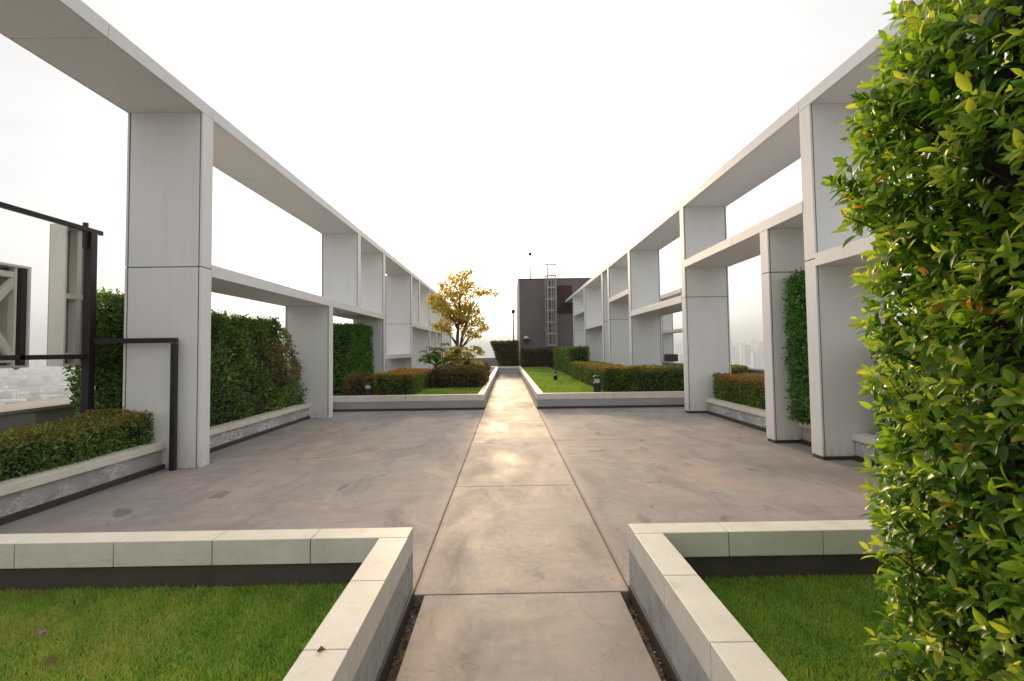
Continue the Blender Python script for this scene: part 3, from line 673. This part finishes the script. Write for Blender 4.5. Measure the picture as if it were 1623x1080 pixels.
# ------------------------------------------------------------------ tree and broad-leaved plants
def tree():
    bx, by = -2.15, 22.6
    root = empty('tree', (bx, by, .33), 'small golden leafed tree with forked trunk left of the path', 'tree')
    m = MB(); r = random.Random(3)
    m.tube([(bx - .1, by, .3), (bx - .12, by, 1.4), (bx - .06, by, 2.3), (bx + .02, by, 3.3), (bx + .06, by, 4.5)], [.10, .085, .07, .05, .02], 'bark', 8)
    m.tube([(bx - .02, by + .05, .3), (bx + .0, by + .05, 1.5), (bx + .16, by, 2.3), (bx + .42, by, 3.2), (bx + .55, by, 4.1)], [.08, .07, .055, .04, .015], 'bark', 8)
    tips = []
    clumps = [(-1.0, 0, 3.75, .42), (-.55, .3, 4.2, .48), (-.75, -.4, 3.5, .42), (-.2, 0, 4.75, .42), (.25, .1, 5.0, .34), (.45, 0, 4.55, .42), (.1, -.4, 4.1, .55), (-.15, .5, 3.6, .55), (.9, .1, 4.25, .30), (1.35, 0, 4.2, .28), (1.68, .1, 4.12, .17),
              (.5, -.2, 3.5, .45), (-.35, 0, 3.1, .45), (-.95, .1, 2.75, .33), (.15, .3, 2.9, .42), (.75, .2, 2.95, .40), (1.1, 0, 2.68, .26), (.45, -.1, 2.45, .34), (.75, .1, 2.28, .22), (-.55, -.3, 2.55, .33), (-1.15, .0, 4.05, .22), (-.75, 0, 4.55, .2), (.55, .2, 5.2, .16), (.2, -.45, 3.2, .4), (-1.35, .1, 4.15, .14), (.9, 0, 3.3, .2), (.95, 0, 2.5, .15)]
    P = []
    for (dx, dy, z, s) in clumps:
        c = np.array([bx + dx, by + dy, z]); h = z - .7 * abs(dx) - .3
        m.tube([(bx + .08 * np.sign(dx), by, max(1.7, h)), (bx + dx * .55, by + dy * .6, z - .28), tuple(c)], [.032, .02, .006], 'bark', 5)
        k = int(430 * (s / .4) ** 2); u = unit(k) * (rng.random((k, 1)) ** .45) * s * np.array([1.15, 1.15, .8]); P.append(c + u)
    P = np.concatenate(P); P = P[wav(P, 14, 6.5) > -.12]; n = len(P)
    d = unit(n) + np.array([0, 0, -.35]); nr = unit(n) + np.array([0, -.3, .6])
    ln = rng.uniform(.09, .16, n); v, F, k = leaf_arrays(P, d, nr, ln, ln * .55, LEAF_LO)
    rr = np.clip(rng.beta(2, 2, n) + .2 * (np.abs(P[:, 0] - bx) > .8), 0, 1); t = np.clip((P[:, 2] - 3.3) / 2.0, 0, 1) * rng.random(n)
    m.build('trunk', root, smooth=True)
    np_mesh('crown', v, F, ['leaf_golden'], None, {'rnd': np.repeat(rr, k), 'tip': np.repeat(t, k)}, parent=root)
tree()
def broad_plant(x, y, z, label, nst, spread, size, lm, seed):
    r = np.random.default_rng(seed); root = empty('broad_leaved_plant', (x, y, .33), label, 'plant', 'leafy plants under the golden tree')
    m = MB(); V = []; F0 = []; pos = []; dr = []; nm = []; ln = []
    for i in range(nst):
        a = r.uniform(0, 6.28); el = r.uniform(.35, 1.); e = np.array([x + math.cos(a) * spread * el, y + math.sin(a) * spread * el * .8, .4 + z * r.uniform(.55, 1.0) * (1.1 - .35 * el)])
        mid = np.array([x + (e[0] - x) * .4, y + (e[1] - y) * .4, .33 + (e[2] - .33) * .75])
        m.tube([(x, y, .33), tuple(mid), tuple(e)], [.018, .012, .006], 'bark', 5)
        out = np.array([math.cos(a), math.sin(a), 0])
        for j in range(7):
            b = a + (j - 3) * .55 + r.normal() * .15; dd = np.array([math.cos(b), math.sin(b), -.25 + r.normal() * .15])
            pos.append(e + dd * .03); dr.append(dd); nm.append(np.array([0, 0, 1]) + out * .3 + r.normal(size=3) * .15); ln.append(size * r.uniform(.7, 1.15))
    pos, dr, nm, ln = map(np.array, (pos, dr, nm, ln))
    v, F, k = leaf_arrays(pos, dr, nm, ln, ln * .42, LEAF_HI)
    m.build('stem', root)
    np_mesh('foliage', v, F, [lm], None, {'rnd': np.repeat(r.beta(2, 2, len(pos)), k), 'tip': np.zeros(len(pos) * k)}, smooth=True, parent=root)
broad_plant(-2.75, 21.0, 1.6, 'dark broad leaved plant with drooping leaves left of the tree trunk', 46, .85, .25, 'leaf_green', 4)
broad_plant(-1.75, 20.6, 1.6, 'yellow green broad leaved plant right of the tree trunk', 46, .85, .25, 'leaf_golden', 5)
broad_plant(-2.2, 19.6, .85, 'low yellowish plant in front of the tree trunk', 22, .45, .28, 'leaf_golden', 6)

# ------------------------------------------------------------------ lawns
def lawn(name, poly, z, dens, h, w, label):
    x0, x1, y0, y1 = poly
    n = int((x1 - x0) * (y1 - y0) * dens); P = np.stack([rng.uniform(x0, x1, n), rng.uniform(y0, y1, n), np.full(n, z)], 1)
    tuft = wav(P, 51, 26.) * .5 + wav(P, 52, 5.) * .6
    hh = h * rng.uniform(.55, 1.25, n) * (1 + .35 * tuft); a = rng.uniform(0, 6.283, n)
    lean = unit(n) * .55; lean[:, 2] = 1; lean /= np.linalg.norm(lean, axis=1, keepdims=True)
    side_ = np.stack([np.cos(a), np.sin(a), np.zeros(n)], 1) * (w * rng.uniform(.6, 1.3, n))[:, None]
    mid = P + lean * (hh * .55)[:, None]; top = P + lean * (hh * .9)[:, None] + unit(n) * (hh * .35)[:, None]
    v = np.stack([P - side_ * .5, P + side_ * .5, mid + side_ * .4, mid - side_ * .4, top], 1).reshape(-1, 3)
    off = (np.arange(n) * 5)[:, None]
    F4 = np.array([[0, 1, 2, 3]]) + off; F3 = np.array([[3, 2, 4]]) + off
    nb = len(v); gv = np.array([(x0, y0, z), (x1, y0, z), (x1, y1, z), (x0, y1, z)])
    v = np.concatenate([v, gv]); F4 = np.concatenate([F4, [[nb, nb + 1, nb + 2, nb + 3]]])
    mi = np.concatenate([np.zeros(n), [1], np.zeros(n)])
    rr = np.clip(rng.beta(2, 2.2, n) + .20 * wav(P, 53, 1.7) + .16 * wav(P, 57, 7.) + .16 * wav(P, 58, 24.), 0, 1); dry = np.clip(wav(P, 54, 1.9) - .25, 0, 1) * 1.3 * (P[:, 0] < 0) * rng.random(n)
    o = np_mesh(name, v, [F4, F3], ['grass_blade', 'lawn'], mi, {'rnd': np.concatenate([np.repeat(rr, 5), np.zeros(4)]), 'tip': np.concatenate([np.repeat(dry, 5), np.zeros(4)])})
    tag(o, label, 'grass', kind='stuff')
lawn('grass', (-4.2, XL - W, .7, 3.26), .125, 24000, .030, .0052, 'green lawn with dry patches in the near left planter')
lawn('grass', (XR + W, 3.2, .7, 3.26), .125, 24000, .028, .0052, 'lush green lawn in the near right planter')
lawn('grass', (-2.9, XL - W, 13.9, 17.0), .34, 2500, .04, .010, 'strip of lawn in the far left planter')
lawn('grass', (XR + W, 2.9, 13.9, 36.0), .34, 1300, .04, .014, 'long lawn in the far right planter')
def flower(x, y, z, label, col, s):
    m = MB(); r = random.Random(int(x * 1000))
    for i in range(6):
        a = i * 1.047 + r.uniform(-.3, .3); ca, sa = math.cos(a), math.sin(a); b = len(m.v); k = m.mi(col); l = s * r.uniform(.7, 1.1); u = s * r.uniform(.05, .5)
        m.v += [(x, y, z), (x + ca * l * .6 - sa * l * .3, y + sa * l * .6 + ca * l * .3, z + u), (x + ca * l, y + sa * l, z + u * .7), (x + ca * l * .6 + sa * l * .3, y + sa * l * .6 - ca * l * .3, z + u)]
        m.f.append((b, b + 1, b + 2, b + 3)); m.m.append(k)
    tag(m.build('fallen_flower'), label, 'flower', 'withered flowers fallen on the near left lawn')
for (x, y, lab, col, s) in ((-2.45, 2.72, 'withered purple flower at the back of the near left lawn', 'petal', .035), (-2.2, 2.5, 'withered brownish flower on the near left lawn, second from the back', 'dryleaf', .03), (-2.0, 2.08, 'reddish fallen flower in the middle of the near left lawn', 'dryleaf', .028),
                            (-1.62, 1.86, 'pale purple fallen flower at the front of the near left lawn', 'petal', .035), (-1.6, 2.05, 'small orange dry leaf in the middle of the near left lawn', 'dryleaf', .024), (-1.25, 1.9, 'dry brown leaf near the coping of the near left lawn', 'dryleaf', .026)):
    flower(x, y, .15, lab, col, s)
m = MB(); m.v += [(-.76, 2.03, .434), (-.748, 2.05, .444), (-.725, 2.035, .437), (-.745, 2.018, .436)]; m.f.append((0, 1, 2, 3)); m.m.append(m.mi('dryleaf'))
tag(m.build('dry_leaf'), 'tiny dry leaf on the coping beside the near left lawn', 'leaf')
# dry litter in the drain channels
n = 900; P = np.stack([np.where(rng.random(n) < .5, XL + .037, XR - .032) + rng.normal(size=n) * .02, rng.uniform(.5, 3.36, n), rng.uniform(-.052, -.03, n)], 1)
ln = rng.uniform(.012, .035, n); v, F, k = leaf_arrays(P, unit(n) * np.array([1, 1, .3]), unit(n) * .5 + np.array([0, 0, 1]), ln, ln * .6, LEAF_LO)
o = np_mesh('leaf_litter', v, F, ['dryleaf']); tag(o, 'brown leaf litter lying in the drain channels beside the path', 'leaf litter', kind='stuff')

# ------------------------------------------------------------------ the city far below, haze
ZG = -120.
m = MB(); m.box(-30, 30, -30, 60, ZG, -1.25, 'parapet'); tag(m.build('tower_block'), 'tower under the roof terrace', 'building', kind='structure')
me = bpy.data.meshes.new('ground'); me.from_pydata([(-14000, -2000, ZG), (14000, -2000, ZG), (14000, 14000, ZG), (-14000, 14000, ZG)], [], [(0, 1, 2, 3)]); me.materials.append(M['cityground'])
o = bpy.data.objects.new('ground', me); C.objects.link(o); tag(o, kind='structure')
n = 5200; az = rng.uniform(-1.1, 1.1, n); rad = np.exp(rng.uniform(math.log(350), math.log(9000), n))
cx, cyv = rad * np.sin(az), rad * np.cos(az); big = rng.random(n) < .3
wx = np.where(big, rng.uniform(40, 130, n), rng.uniform(10, 32, n)); wy = np.where(big, rng.uniform(25, 60, n), rng.uniform(10, 26, n)); hh = np.where(big, rng.uniform(6, 13, n), rng.uniform(5, 26, n))
tall = (rng.random(n) < .05) & (rad > 2500); hh[tall] = rng.uniform(70, 150, tall.sum()); wx[tall] = wy[tall] = 35
# the downtown cluster on the right horizon
dt = rng.choice(n, 110, replace=False); a = R(25.5) + rng.normal(size=110) * .045; cx[dt] = 5600 * np.sin(a) + rng.normal(size=110) * 150; cyv[dt] = 5600 * np.cos(a) + rng.normal(size=110) * 400; hh[dt] = 60 + rng.gamma(2, 32, 110).clip(0, 130); wx[dt] = wy[dt] = rng.uniform(16, 36, 110)
u = np.array([(-.5, -.5, 0), (.5, -.5, 0), (.5, .5, 0), (-.5, .5, 0), (-.5, -.5, 1), (.5, -.5, 1), (.5, .5, 1), (-.5, .5, 1)])
v = np.stack([cx[:, None] + u[None, :, 0] * wx[:, None], cyv[:, None] + u[None, :, 1] * wy[:, None], ZG + u[None, :, 2] * hh[:, None]], 2).reshape(-1, 3)
f = np.array([(4, 5, 6, 7), (0, 1, 5, 4), (1, 2, 6, 5), (2, 3, 7, 6), (3, 0, 4, 7)]); F = (f[None] + (np.arange(n) * 8)[:, None, None]).reshape(-1, 4)
rr = rng.random(n); rr[big] = np.where(rng.random(big.sum()) < .55, 1, rr[big])
o = np_mesh('city', v, [F], ['city'], None, {'rnd': np.repeat(rr, 8)}); tag(o, 'hazy low rise city spread far below the roof', 'city', kind='stuff')
HAZE = 3.2e-4
m, nt = new_mat('haze_air'); pv = N(nt, 'ShaderNodeVolumePrincipled'); pv.inputs['Color'].default_value = (.58, .66, .72, 1); pv.inputs['Density'].default_value = HAZE; pv.inputs['Anisotropy'].default_value = .2
out = N(nt, 'ShaderNodeOutputMaterial'); L(nt, pv.outputs[0], out.inputs['Volume']); M['haze'] = m
hz = MB(); hz.box(-15000, 15000, -3000, 15000, ZG - 1, 135, 'haze'); tag(hz.build('haze'), 'pale evening haze over the city', 'haze', kind='stuff')

# ------------------------------------------------------------------ light
VEIL = 5.6
SUN_EL, SUN_AZ = 14.0, -4.0     # degrees; azimuth measured from +Y toward +X
sl = bpy.data.lights.new('sun', 'SUN'); sl.energy = 2.6; sl.angle = R(12); sl.color = (1, .70, .40)
so = bpy.data.objects.new('sun', sl); C.objects.link(so)
dv = Vector((math.sin(R(SUN_AZ)) * math.cos(R(SUN_EL)), math.cos(R(SUN_AZ)) * math.cos(R(SUN_EL)), math.sin(R(SUN_EL))))
so.rotation_euler = dv.to_track_quat('Z', 'Y').to_euler(); so.location = (0, 0, 60)
w = bpy.data.worlds.new('World'); S.world = w; w.use_nodes = True; nt = w.node_tree; nt.nodes.clear()
sky = N(nt, 'ShaderNodeTexSky', sky_type='NISHITA'); sky.sun_disc = False; sky.sun_elevation = R(SUN_EL); sky.sun_rotation = R(SUN_AZ)
sky.altitude = 100; sky.air_density = 1.0; sky.dust_density = 5.0; sky.ozone_density = 1.0
hs = N(nt, 'ShaderNodeHueSaturation', Saturation=.5, Value=1.0); L(nt, sky.outputs[0], hs.inputs['Color'])
tc = N(nt, 'ShaderNodeTexCoord'); cm = N(nt, 'ShaderNodeMapping'); cm.inputs['Scale'].default_value = (1, 1, 3.5); L(nt, tc.outputs['Generated'], cm.inputs['Vector'])
veil = ramp(nt, noise(nt, cm.outputs['Vector'], 1.7, 6, .55, .4), [(.3, (VEIL * .86, VEIL * .85, VEIL * .85)), (.65, (VEIL * 1.04, VEIL * 1.02, VEIL * 1.01))])
sz = N(nt, 'ShaderNodeSeparateXYZ'); L(nt, tc.outputs['Generated'], sz.inputs[0])
low = ramp(nt, sz.outputs[2], [(0, (.76, .79, .83)), (.16, (.90, .91, .93)), (.5, (1.06, 1.05, 1.04))])   # greyer air near the horizon
veil = mix(nt, 1.0, veil, low, 'MULTIPLY')
sk = mix(nt, .30, veil, hs.outputs[0])        # thin high overcast veil over the clear sky
bg = N(nt, 'ShaderNodeBackground', Strength=.12); L(nt, sk, bg.inputs[0])
out = N(nt, 'ShaderNodeOutputWorld'); L(nt, bg.outputs[0], out.inputs[0])

S.view_settings.view_transform = 'Standard'; S.view_settings.look = 'None'; S.view_settings.exposure = 0.72; S.view_settings.gamma = 1
S.cycles.use_denoising = True; S.cycles.max_bounces = 8; S.cycles.diffuse_bounces = 4; S.cycles.transmission_bounces = 4; S.cycles.volume_bounces = 1
S.cycles.sample_clamp_indirect = 6
